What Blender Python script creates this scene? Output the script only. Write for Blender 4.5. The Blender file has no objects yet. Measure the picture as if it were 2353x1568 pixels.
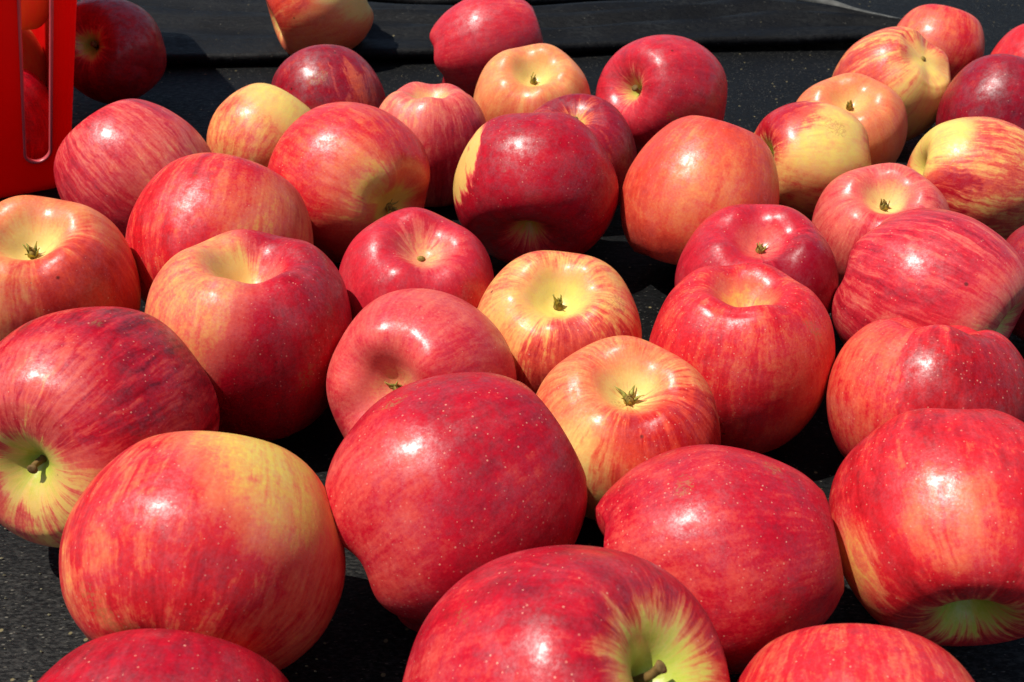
import bpy, bmesh, math, random
import numpy as np
from mathutils import Vector, Matrix
SC = bpy.context.scene
COL = SC.collection

# ------------------------------------------------------------------ camera
PITCH = math.radians(32.5); CAM_H = .27; FPX = 2400.0 / 2353.0
cam_d = bpy.data.cameras.new('camera'); cam = bpy.data.objects.new('camera', cam_d); COL.objects.link(cam)
cam_d.sensor_fit = 'HORIZONTAL'; cam_d.sensor_width = 36.0; cam_d.lens = 36.0 * FPX
cam_d.clip_start = .01; cam_d.clip_end = 100
cam.location = (0, 0, CAM_H); cam.rotation_euler = (math.pi / 2 - PITCH, 0, 0)
cam_d.dof.use_dof = True; cam_d.dof.focus_distance = .40; cam_d.dof.aperture_fstop = 36
SC.camera = cam

# ------------------------------------------------------------------ sky, sun, exposure
SUN = Vector((-.42, -.06, .905)).normalized()
EL = math.asin(SUN.z); AZ = math.atan2(SUN.x, SUN.y)
w = bpy.data.worlds.new('World'); SC.world = w; w.use_nodes = True
nt = w.node_tree; nt.nodes.clear()
sky = nt.nodes.new('ShaderNodeTexSky'); sky.sky_type = 'NISHITA'; sky.sun_disc = False
sky.sun_elevation = EL; sky.sun_rotation = AZ
bg = nt.nodes.new('ShaderNodeBackground'); bg.inputs['Strength'].default_value = .095
wo = nt.nodes.new('ShaderNodeOutputWorld')
nt.links.new(sky.outputs[0], bg.inputs[0]); nt.links.new(bg.outputs[0], wo.inputs[0])
sl = bpy.data.lights.new('sun', 'SUN'); sl.energy = 5.0; sl.angle = math.radians(.6); sl.color = (1, .95, .87)
so = bpy.data.objects.new('sun', sl); COL.objects.link(so)
so.rotation_euler = SUN.to_track_quat('Z', 'Y').to_euler(); so.location = (-1, -1, 2)
SC.view_settings.view_transform = 'Standard'; SC.view_settings.look = 'None'
SC.view_settings.exposure = .10; SC.view_settings.gamma = 1.0; SC.view_settings.use_curve_mapping = False

# ------------------------------------------------------------------ helpers
def lin(c, k=.80):
    o = []
    for v in c:
        v /= 255.0
        o.append((v / 12.92 if v <= .04045 else ((v + .055) / 1.055) ** 2.4) * k)
    return (*o, 1.0)

def tag(o, label=None, cat=None, group=None, kind=None):
    if label: o['label'] = label
    if cat: o['category'] = cat
    if group: o['group'] = group
    if kind: o['kind'] = kind
    return o

def link(name, me, mat=None, parent=None, smooth=True):
    o = bpy.data.objects.new(name, me); COL.objects.link(o)
    if mat: me.materials.append(mat)
    if smooth: me.polygons.foreach_set('use_smooth', [True] * len(me.polygons))
    if parent: o.parent = parent
    return o

class N:
    """small node-tree builder"""
    def __init__(s, name):
        s.m = bpy.data.materials.new(name); s.m.use_nodes = True; s.t = s.m.node_tree; s.t.nodes.clear()
        s.out = s.t.nodes.new('ShaderNodeOutputMaterial'); s.b = s.t.nodes.new('ShaderNodeBsdfPrincipled')
        s.t.links.new(s.b.outputs[0], s.out.inputs[0])
    def n(s, k): return s.t.nodes.new(k)
    def put(s, sock, v):
        if hasattr(v, 'is_linked') or isinstance(v, bpy.types.NodeSocket): s.t.links.new(v, sock)
        else: sock.default_value = v
    def math(s, op, a, b=0.0, c=None, clamp=False):
        x = s.n('ShaderNodeMath'); x.operation = op; x.use_clamp = clamp
        s.put(x.inputs[0], a); s.put(x.inputs[1], b)
        if c is not None: s.put(x.inputs[2], c)
        return x.outputs[0]
    def vmath(s, op, a, b=None):
        x = s.n('ShaderNodeVectorMath'); x.operation = op; s.put(x.inputs[0], a)
        if b is not None: s.put(x.inputs[1], b)
        return x.outputs['Value'] if op in ('DOT_PRODUCT', 'LENGTH', 'DISTANCE') else x.outputs[0]
    def noise(s, vec, scale, detail=3.0, rough=.55, lac=2.0):
        x = s.n('ShaderNodeTexNoise'); s.put(x.inputs['Vector'], vec); x.inputs['Scale'].default_value = scale
        x.inputs['Detail'].default_value = detail; x.inputs['Roughness'].default_value = rough
        return x.outputs['Fac']
    def vor(s, vec, scale, rnd=1.0):
        x = s.n('ShaderNodeTexVoronoi'); s.put(x.inputs['Vector'], vec); x.inputs['Scale'].default_value = scale
        x.inputs['Randomness'].default_value = rnd
        return x.outputs['Distance'], x.outputs['Color']
    def smooth(s, v, a, b, lo=0.0, hi=1.0):
        x = s.n('ShaderNodeMapRange'); x.interpolation_type = 'SMOOTHSTEP'
        s.put(x.inputs[0], v); s.put(x.inputs[1], a); s.put(x.inputs[2], b); s.put(x.inputs[3], lo); s.put(x.inputs[4], hi)
        return x.outputs[0]
    def mix(s, f, a, b):
        x = s.n('ShaderNodeMix'); x.data_type = 'RGBA'
        s.put(x.inputs[0], f); s.put(x.inputs[6], a); s.put(x.inputs[7], b)
        return x.outputs[2]
    def ramp(s, f, stops):
        x = s.n('ShaderNodeValToRGB'); cr = x.color_ramp; cr.interpolation = 'LINEAR'
        cr.elements[0].position, cr.elements[0].color = stops[0]
        cr.elements[1].position, cr.elements[1].color = stops[-1]
        for p, c in stops[1:-1]:
            e = cr.elements.new(p); e.color = c
        s.put(x.inputs[0], f); return x.outputs[0]
    def bump(s, h, strength, dist, normal=None):
        x = s.n('ShaderNodeBump'); x.inputs['Strength'].default_value = strength; x.inputs['Distance'].default_value = dist
        s.put(x.inputs['Height'], h)
        if normal is not None: s.put(x.inputs['Normal'], normal)
        return x.outputs[0]

def simple(name, col, rough=.5, spec=.5, var=0.0, scale=200.0, bumpd=0.0):
    k = N(name); tc = k.n('ShaderNodeTexCoord').outputs['Object']
    f = k.noise(tc, scale, 4)
    c2 = tuple(min(1, v * (1 + var)) for v in col[:3]) + (1,); c1 = tuple(v * (1 - var) for v in col[:3]) + (1,)
    k.put(k.b.inputs['Base Color'], k.mix(k.smooth(f, .3, .7), c1, c2))
    k.b.inputs['Roughness'].default_value = rough; k.b.inputs['Specular IOR Level'].default_value = spec
    if bumpd: k.put(k.b.inputs['Normal'], k.bump(f, .6, bumpd))
    return k.m

# ------------------------------------------------------------------ black rubber floor and flaps
def rubber(name, dark, light, flecks, scuff, seed=0, dust=0.0):
    k = N(name); tc = k.n('ShaderNodeTexCoord').outputs['Object']
    tc = k.vmath('ADD', tc, (seed * 3.1, seed * 1.7, 0))
    st = k.n('ShaderNodeMapping'); st.inputs['Rotation'].default_value = (0, 0, math.radians(28)); st.inputs['Scale'].default_value = (1, 2.2, 1)
    k.put(st.inputs['Vector'], tc); sv = st.outputs[0]
    big = k.noise(tc, 22, 5, .62); mid = k.noise(sv, 190, 5, .65); fine = k.noise(sv, 1100, 3, .6)
    f = k.math('MULTIPLY', k.smooth(big, .35, .7), k.smooth(mid, .36, .72))
    col = k.mix(k.math('MULTIPLY', f, scuff), dark, light)
    col = k.mix(k.math('MULTIPLY', k.smooth(fine, .56, .74), .5 * scuff), col, light)
    if dust:
        sy = k.n('ShaderNodeSeparateXYZ'); k.put(sy.inputs[0], tc)
        dz = k.smooth(k.math('MULTIPLY_ADD', big, .16, sy.outputs[1]), .32, .44, 1, 0)
        g = k.math('MULTIPLY', dz, k.smooth(k.noise(sv, 420, 4, .7), .40, .70))
        col = k.mix(k.math('MULTIPLY', g, dust), col, lin((74, 72, 68)))
    # pale dust and tan grit ground into the rubber
    d, c = k.vor(sv, 520)
    sep = k.n('ShaderNodeSeparateColor'); k.put(sep.inputs[0], c)
    keep = k.math('GREATER_THAN', sep.outputs[0], 1 - flecks)
    fm = k.math('MULTIPLY', k.smooth(d, .22, .40, 1, 0), keep)
    fm = k.math('MULTIPLY', fm, k.smooth(fine, .38, .55))
    col = k.mix(k.math('MULTIPLY', fm, k.math('MULTIPLY', sep.outputs[1], .9)), col, lin((118, 114, 102), .8))
    d2, c2 = k.vor(tc, 170)
    sep2 = k.n('ShaderNodeSeparateColor'); k.put(sep2.inputs[0], c2)
    fm2 = k.math('MULTIPLY', k.smooth(d2, .10, .17, 1, 0), k.math('GREATER_THAN', sep2.outputs[0], 1 - flecks * .8))
    col = k.mix(k.math('MULTIPLY', fm2, .8), col, lin((140, 128, 92), .8))
    k.put(k.b.inputs['Base Color'], col)
    k.put(k.b.inputs['Roughness'], k.smooth(mid, .3, .7, .5, .75))
    k.b.inputs['Specular IOR Level'].default_value = .14
    n1 = k.bump(fine, .5, .0004); n2 = k.bump(mid, .7, .0012, n1)
    k.put(k.b.inputs['Normal'], n2)
    return k.m

MAT_FLOOR = rubber('black rubber', lin((6, 7, 8)), lin((27, 28, 29)), .24, .75, 0, .6)
MAT_FLAP = rubber('scuffed black rubber', lin((4, 4, 5)), lin((33, 35, 36)), .03, 1.0, 2)
MAT_CUT = simple('grey cut rubber edge', lin((84, 84, 79)), .7, .3, .25, 160, .0006)

def grid_mesh(name, P, close_u=False, close_v=False):
    """P[i][j] -> quads"""
    P = np.asarray(P, float); a, b = P.shape[:2]
    idx = np.arange(a * b).reshape(a, b)
    i2 = a if close_u else a - 1; j2 = b if close_v else b - 1
    F = [(int(idx[i, j]), int(idx[i, (j + 1) % b]), int(idx[(i + 1) % a, (j + 1) % b]), int(idx[(i + 1) % a, j])) for i in range(i2) for j in range(j2)]
    me = bpy.data.meshes.new(name); me.from_pydata(P.reshape(-1, 3).tolist(), [], F); me.update()
    return me

def wob(x, y, s=0.0):
    return .5 * math.sin(17 * x + 3 * s) * math.cos(13 * y + s) + .3 * math.sin(41 * x + 23 * y + s) + .2 * math.sin(67 * y - 51 * x + 2 * s)

# floor sheet: gently uneven rubber, flat near the apples
xs = np.concatenate([np.linspace(-2, -.75, 8), np.linspace(-.7, .7, 90), np.linspace(.75, 2, 8)])
ys = np.concatenate([np.linspace(-1.2, 0, 8), np.linspace(.03, 1.5, 95), np.linspace(1.55, 3, 8)])
fl = grid_mesh('rubber_floor', [[(x, y, -.0007 + .0007 * wob(x * .8, y * .8)) for x in xs] for y in ys])
fl.flip_normals()
tag(link('rubber_floor', fl, MAT_FLOOR), kind='structure')

def slab(front, back, thick, lift, seed, n=70, m=16):
    """loose sheet of thick rubber between a front and a back outline (plan points), rounded lips"""
    def samp(pts, k):
        pts = [Vector(p) for p in pts]; L = [0]
        for a, b in zip(pts, pts[1:]): L.append(L[-1] + (b - a).length)
        out = []
        for q in np.linspace(0, L[-1], k):
            i = max(j for j in range(len(pts) - 1) if L[j] <= q + 1e-9)
            out.append(pts[i].lerp(pts[i + 1], (q - L[i]) / max(1e-9, L[i + 1] - L[i])))
        for _ in range(4):
            out = [out[0]] + [(out[i - 1] + out[i] * 2 + out[i + 1]) / 4 for i in range(1, k - 1)] + [out[-1]]
        return out
    A = samp(front, n); B = samp(back, n); prof = []
    for a in np.linspace(-90, 90, 7)[:-1]: prof.append((0 - math.cos(math.radians(a)), math.sin(math.radians(a)), 0))
    for t in np.linspace(0, 1, m): prof.append((0, 1, t))
    for a in np.linspace(90, -90, 7)[1:]: prof.append((math.cos(math.radians(a)), math.sin(math.radians(a)), 1))
    for t in np.linspace(1, 0, m)[1:-1]: prof.append((0, -1, t))
    G = []
    for i in range(n):
        d = (B[i] - A[i]); dn = d.normalized(); ring = []
        for ox, oz, t in prof:
            p = A[i].lerp(B[i], t) + dn * ox * thick * .4
            endf = min(1, min(i, n - 1 - i) / 2.0)
            z = lift + thick * .5 + oz * thick * .5 * (.35 + .65 * endf) + .0022 * wob(p.x, p.y, seed) + .004 * math.sin(math.pi * t) + .0048 * math.sin(math.pi * t) * math.sin(21 * t + 2.5 * math.sin(9 * p.x + seed) + seed)
            ring.append((p.x, p.y, max(z, .0012)))
        G.append(ring)
    me = grid_mesh('slab', G, False, True)
    bm = bmesh.new(); bm.from_mesh(me); bm.verts.ensure_lookup_table(); q = len(prof)
    bm.faces.new([bm.verts[j] for j in range(q)]); bm.faces.new([bm.verts[(n - 1) * q + j] for j in reversed(range(q))])
    bmesh.ops.recalc_face_normals(bm, faces=bm.faces); bm.to_mesh(me); bm.free()
    return me

def tube(pts, rads, seg=10, cap=True):
    pts = [Vector(p) for p in pts]; G = []; up = Vector((.31, .52, .8)).normalized()
    for i, p in enumerate(pts):
        d = (pts[min(i + 1, len(pts) - 1)] - pts[max(i - 1, 0)]).normalized()
        s = d.cross(up).normalized(); t = s.cross(d)
        G.append([p + (s * math.cos(a) + t * math.sin(a)) * rads[i] for a in np.linspace(0, 2 * math.pi, seg, endpoint=False)])
    me = grid_mesh('tube', [[tuple(v) for v in r] for r in G], False, True)
    if cap:
        bm = bmesh.new(); bm.from_mesh(me); bm.verts.ensure_lookup_table(); n = len(pts)
        bm.faces.new([bm.verts[j] for j in range(seg)]); bm.faces.new([bm.verts[(n - 1) * seg + j] for j in reversed(range(seg))])
        bmesh.ops.recalc_face_normals(bm, faces=bm.faces); bm.to_mesh(me); bm.free()
    return me

flap = link('rubber_flap', slab([(-0.359, 0.8271), (-0.2824, 0.8406), (-0.1697, 0.8452), (-0.0705, 0.8522), (0.0267, 0.8664), (0.0822, 0.8786), (0.1942, 0.8872), (0.3292, 0.8923), (0.3575, 0.8986)], [(-0.4516, 1.1253), (-0.3237, 1.0532), (-0.2239, 1.0233), (-0.1291, 0.9964), (-0.0709, 0.9781), (-0.0107, 0.9826), (0.05, 0.9887), (0.125, 1.0073), (0.2215, 1.0397), (0.2751, 0.9979), (0.3109, 0.9647), (0.3446, 0.9091)], .009, .003, 1.0), MAT_FLAP)
tag(flap, 'scuffed black rubber flap lying across the floor behind the apples', 'rubber flap')
cp = [Vector((*p, .0145)) for p in [(0.2698, 1.0026), (0.3475, 0.902)]]
cut = link('cut_edge', tube([cp[0].lerp(cp[-1], t) + Vector((0, 0, .001 * math.sin(9 * t))) for t in np.linspace(0, 1, 14)], [.0042 + .0008 * math.sin(5 * t) for t in np.linspace(0, 1, 14)], 10), MAT_CUT, flap)
flap2 = link('rubber_flap', slab([(-0.4157, 1.1828), (-0.2305, 1.0558), (-0.1323, 1.0229), (-0.0727, 1.0056), (-0.011, 1.0102), (0.0514, 1.0181), (0.1286, 1.0391), (0.2307, 1.087)], [(-0.5287, 1.5497), (-0.1681, 1.3443), (0.0656, 1.3443), (0.2878, 1.3978)], .010, .004, 4.0), MAT_FLAP)
tag(flap2, 'black rubber sheet at the top edge, behind the scuffed flap', 'rubber flap')

# ------------------------------------------------------------------ grit crumbs on the rubber
def crumbs():
    rnd = random.Random(5); V = []; F = []
    for i in range(330):
        if i < 260: x, y = rnd.uniform(-.21, -.06), rnd.uniform(.16, .30)
        else: x, y = rnd.uniform(-.35, .38), rnd.uniform(.2, .86)
        s = rnd.uniform(.00025, .0007) * (1.7 if rnd.random() < .1 else 1); a = rnd.uniform(0, 6.3); e = rnd.uniform(.35, .8); b = len(V)
        for q in range(5):
            t = a + q * 2 * math.pi / 5; rr = s * rnd.uniform(.7, 1.2)
            dx, dy = math.cos(t) * rr, math.sin(t) * rr * e
            V.append((x + dx, y + dy, .0001))
        V.append((x, y, .0002 + s * rnd.uniform(.4, .9)))
        for q in range(5): F.append((b + q, b + (q + 1) % 5, b + 5))
    me = bpy.data.meshes.new('crumbs'); me.from_pydata(V, [], F); me.update()
    return me
tag(link('crumbs', crumbs(), simple('tan grit', lin((138, 130, 100), .7), .9, .2, .45, 120), smooth=False), 'tan specks of grit scattered over the black rubber', 'grit', kind='stuff')

# ------------------------------------------------------------------ red bucket
BX, BY, TURN, HA, HB, RC, BH, TAPER = (-0.4472, 0.6515, 0.4887, 0.13, 0.12, 0.014, 0.192, 0.225)
WALL = .0028
SLOT_X, SLOT_W, SLOT_Z0, SLOT_Z1 = (0.1097, 0.014, 0.02, 0.15)
def outline(n_arc=14):
    """rounded rectangle seen from above, anticlockwise from the middle of the slot on the front wall (y = -HB)"""
    pts = [(SLOT_X, -HB)]
    for cx, cy, a0 in ((HA - RC, -HB + RC, -90), (HA - RC, HB - RC, 0), (-HA + RC, HB - RC, 90), (-HA + RC, -HB + RC, 180)):
        for a in np.linspace(a0, a0 + 90, n_arc): pts.append((cx + RC * math.cos(math.radians(a)), cy + RC * math.sin(math.radians(a))))
    pts.append((SLOT_X, -HB)); return np.array(pts)
OUT = outline(); OL = np.concatenate([[0], np.cumsum(np.hypot(*np.diff(OUT, axis=0).T))]); PER = float(OL[-1])
def on_wall(s, z, off=0.0):
    s = s % PER; x = float(np.interp(s, OL, OUT[:, 0])); y = float(np.interp(s, OL, OUT[:, 1]))
    cx, cy = max(-HA + RC, min(HA - RC, x)), max(-HB + RC, min(HB - RC, y))
    dx, dy = x - cx, y - cy; L = math.hypot(dx, dy) or 1
    g = off; kk = 1 + TAPER * z / HA
    return ((cx + dx / L * (L + g)) * kk, (cy + dy / L * (L + g)) * kk, z)
# thin coloured plastic: some of the light that falls on one side comes through on the other
k = N('red plastic'); tc = k.n('ShaderNodeTexCoord').outputs['Object']
redc = k.mix(k.noise(tc, 40, 3), (.74, .0015, .001, 1), (.80, .002, .0015, 1))
k.put(k.b.inputs['Base Color'], redc)
k.put(k.b.inputs['Roughness'], k.smooth(k.noise(tc, 60, 4), .3, .7, .38, .5))
k.b.inputs['Specular IOR Level'].default_value = .3
k.put(k.b.inputs['Normal'], k.bump(k.noise(tc, 900, 2), .25, .0002))
tr = k.n('ShaderNodeBsdfTranslucent'); k.put(tr.inputs['Color'], redc)
mx = k.n('ShaderNodeMixShader'); mx.inputs[0].default_value = .5
k.t.links.new(k.b.outputs[0], mx.inputs[1]); k.t.links.new(tr.outputs[0], mx.inputs[2]); k.t.links.new(mx.outputs[0], k.out.inputs[0])
MAT_RED = k.m
bucket = bpy.data.objects.new('red_bucket', None); COL.objects.link(bucket); bucket.location = (BX, BY, 0); bucket.rotation_euler = (0, 0, TURN); bucket.empty_display_size = .05
tag(bucket, 'smooth red plastic bucket with a tall rounded slot, standing at the upper left', 'bucket')
hw = SLOT_W / 2; ZC0, ZC1 = SLOT_Z0 + hw, SLOT_Z1 - hw
STA = [(hw * math.cos(a), ZC1 + hw * math.sin(a)) for a in np.linspace(0, math.pi, 24)]
STA += [(-hw, ZC1 + (ZC0 - ZC1) * t) for t in np.linspace(0, 1, 20)[1:-1]]
STA += [(hw * math.cos(a), ZC0 + hw * math.sin(a)) for a in np.linspace(math.pi, 2 * math.pi, 24)]
STA += [(hw, ZC0 + (ZC1 - ZC0) * t) for t in np.linspace(0, 1, 20)[1:-1]]
def bucket_wall():
    bm = bmesh.new(); sw = hw + .010; z0, z1 = SLOT_Z0 - .016, SLOT_Z1 + .016; loops = []
    for inner in (0, 1):
        off = -WALL if inner else 0.0
        def pt(s, z): return bm.verts.new(on_wall(s, z, off))
        def patch(s0, s1, za, zb, ns, nz):
            g = [[pt(s, z) for s in np.linspace(s0, s1, ns)] for z in np.linspace(za, zb, nz)]
            for i in range(nz - 1):
                for j in range(ns - 1): bm.faces.new((g[i][j], g[i][j + 1], g[i + 1][j + 1], g[i + 1][j]))
        patch(sw - PER, sw, 0, z0, 220, 3); patch(sw - PER, sw, z1, BH, 220, 5); patch(sw, PER - sw, z0, z1, 210, 10)
        # plate around the slot: slot outline -> window outline, with the window corners kept
        win = []
        for s, z in STA:
            c = min(max(z, ZC0), ZC1); dx, dz = s, z - c
            kx = sw / max(abs(dx), 1e-6); kz = (hw + .016) / max(abs(dz), 1e-6); kk = min(kx, kz); win.append((dx * kk, c + dz * kk))
        for sx in (1, -1):
            for zc in (z0, z1):
                i = min(range(len(win)), key=lambda q: (win[q][0] - sx * sw) ** 2 + (win[q][1] - zc) ** 2); win[i] = (sx * sw, zc)
        R0 = [pt(*q) for q in STA]; prev = R0
        for q in range(1, 4):
            cur = [pt(a[0] + (b[0] - a[0]) * q / 3, a[1] + (b[1] - a[1]) * q / 3) for a, b in zip(STA, win)]
            for i in range(len(STA)):
                j = (i + 1) % len(STA); bm.faces.new((prev[i], prev[j], cur[j], cur[i]))
            prev = cur
        loops.append(R0)
    a, b = loops
    for i in range(len(a)):
        j = (i + 1) % len(a); bm.faces.new((a[i], b[i], b[j], a[j]))
    bmesh.ops.remove_doubles(bm, verts=bm.verts, dist=.00002); bmesh.ops.recalc_face_normals(bm, faces=bm.faces)
    me = bpy.data.meshes.new('wall'); bm.to_mesh(me); bm.free(); return me
link('wall', bucket_wall(), MAT_RED, bucket, smooth=False)
MAT_RIM = simple('slot rim with painted highlight', lin((214, 84, 90)), .35, .5, .06, 60)  # pink highlight along the slot edge is put into the rim colour
rim = []
for i in range(len(STA)):
    s, z = STA[i]; s2, z2 = STA[(i + 1) % len(STA)]; s0, zb = STA[i - 1]
    tx, tz = s2 - s0, z2 - zb; L = math.hypot(tx, tz) or 1; nx, nz = tz / L, -tx / L
    rim.append([on_wall(s + nx * a, z + nz * a, b) for a, b in ((-.0006, -.0032), (-.0009, -.0010), (-.0005, .0006), (.0003, .0009), (.0009, .0002), (.0006, -.0030))])
link('slot_rim', grid_mesh('slot_rim', rim, True, True), MAT_RIM, bucket)
SS = np.linspace(0, PER, 220, endpoint=False)
def hoop(prof): return grid_mesh('hoop', [[on_wall(s, z, o) for s in SS] for o, z in prof], len(prof) > 5, True)
bt = bmesh.new()
for z, f in ((.003, 1), (.0006, -1)):
    bt.faces.new([bt.verts.new(on_wall(s, z, -.002)) for s in (SS if f > 0 else SS[::-1])])
bme = bpy.data.meshes.new('base'); bt.to_mesh(bme); bt.free(); link('base', bme, MAT_RED, bucket, smooth=False)
link('top_lip', hoop([(-WALL - .0004, BH - .002), (-WALL, BH + .003), (.002, BH + .004), (.008, BH + .001), (.008, BH - .008), (.0062, BH - .008), (.0062, BH - .001), (.0004, BH - .002)]), MAT_RED, bucket)

# ------------------------------------------------------------------ apples
PROFILE = np.array([(0,.50),(.05,.505),(.11,.56),(.20,.68),(.32,.79),(.45,.845),(.60,.825),(.77,.69),(.91,.43),(.985,.15),(1.0,-.06),(.97,-.28),(.89,-.52),(.77,-.70),(.64,-.815),(.50,-.855),(.37,-.82),(.25,-.73),(.14,-.645),(.06,-.61),(0,-.605)])
def catmull(P, n):
    P = np.vstack([2*P[0]-P[1], P, 2*P[-1]-P[-2]]); P[0] = (-P[2][0], P[2][1]); P[-1] = (-P[-3][0], P[-3][1])
    out = []
    m = len(P)-3
    for s in np.linspace(0, m, n):
        i = min(int(s), m-1); t = s-i
        a, b, c, d = P[i:i+4]
        out.append(.5*((2*b)+(c-a)*t+(2*a-5*b+4*c-d)*t*t+(3*b-a-3*c+d)*t**3))
    out = np.array(out); out[:,0] = np.maximum(out[:,0], 0); out[0,0] = out[-1,0] = 0
    return out
def apple_points(seed=0, aspect=1., con=0., lob=.03, tilt=0., sdep=1., cdep=1., nphi=96, nt=72, cw=.8, rnd=0.):
    """unit apple (radius 1, stem end +z); rings of nphi points, from stem pit to calyx pit"""
    rng = np.random.RandomState(seed)
    P = catmull(PROFILE, nt)
    r, z = P[:,0].copy(), P[:,1].copy()
    k = nt//2
    s = np.arange(nt) < nt*6.0/20          # inside the stem cavity
    zt = z[s].max(); zs = z.copy(); zs[s] = zt-(zt-z[s])*sdep
    c = np.arange(nt) > nt*14.0/20
    zb = z[c].min(); zs[c] = zb+(z[c]-zb)*cdep
    z = zs
    q = r*cw+(1-cw)*r*r/.6
    r = np.where(s & (r < .6), q, r)           # narrower stem cavity, broader shoulders
    r = r*(1-rnd*np.clip(z+.25, 0, 1.2)**2) 
    u = np.clip((-z+.45)/1.05, 0, 1.2)**2*.9
    r = r*(1-con*u)
    z = z*aspect*(1+con*.35*np.clip(-z,0,1))
    ph = np.linspace(0, 2*math.pi, nphi, endpoint=False)
    p5, p2, p3, p1, pt = rng.rand(5)*2*math.pi
    a2, a3 = .018*rng.rand()+.004, .02*rng.rand()
    low = 1/(1+np.exp((z+.25)/.16))           # lobes near the calyx end
    top = 1/(1+np.exp(-(z-.45)/.12))
    l5 = np.cos(5*ph+p5)+.45*np.cos(2*ph+p1)*rng.rand()+.5*np.cos(3*ph+p3)*rng.rand()
    R = r[:,None]*(1+lob*low[:,None]*l5[None]*.9 + lob*.35*top[:,None]*np.cos(3*ph+p2)[None] + a2*np.cos(2*ph+p2)[None]+a3*np.cos(3*ph+p3)[None]*(1-low[:,None]))
    rimb = np.exp(-((r-.5)/.22)**2)*(z<0); rimt = np.exp(-((r-.5)/.25)**2)*(z>0)
    Z = z[:,None] - lob*1.0*rimb[:,None]*l5[None] + lob*.6*rimt[:,None]*np.cos(2*ph+p1)[None]
    Z = Z + tilt*R*np.cos(ph-pt)[None]*np.clip(np.abs(z)+.15,0,1)[:,None]
    X = R*np.cos(ph)[None]; Y = R*np.sin(ph)[None]
    return np.stack([X,Y,Z], -1)     # nt,nphi,3

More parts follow.
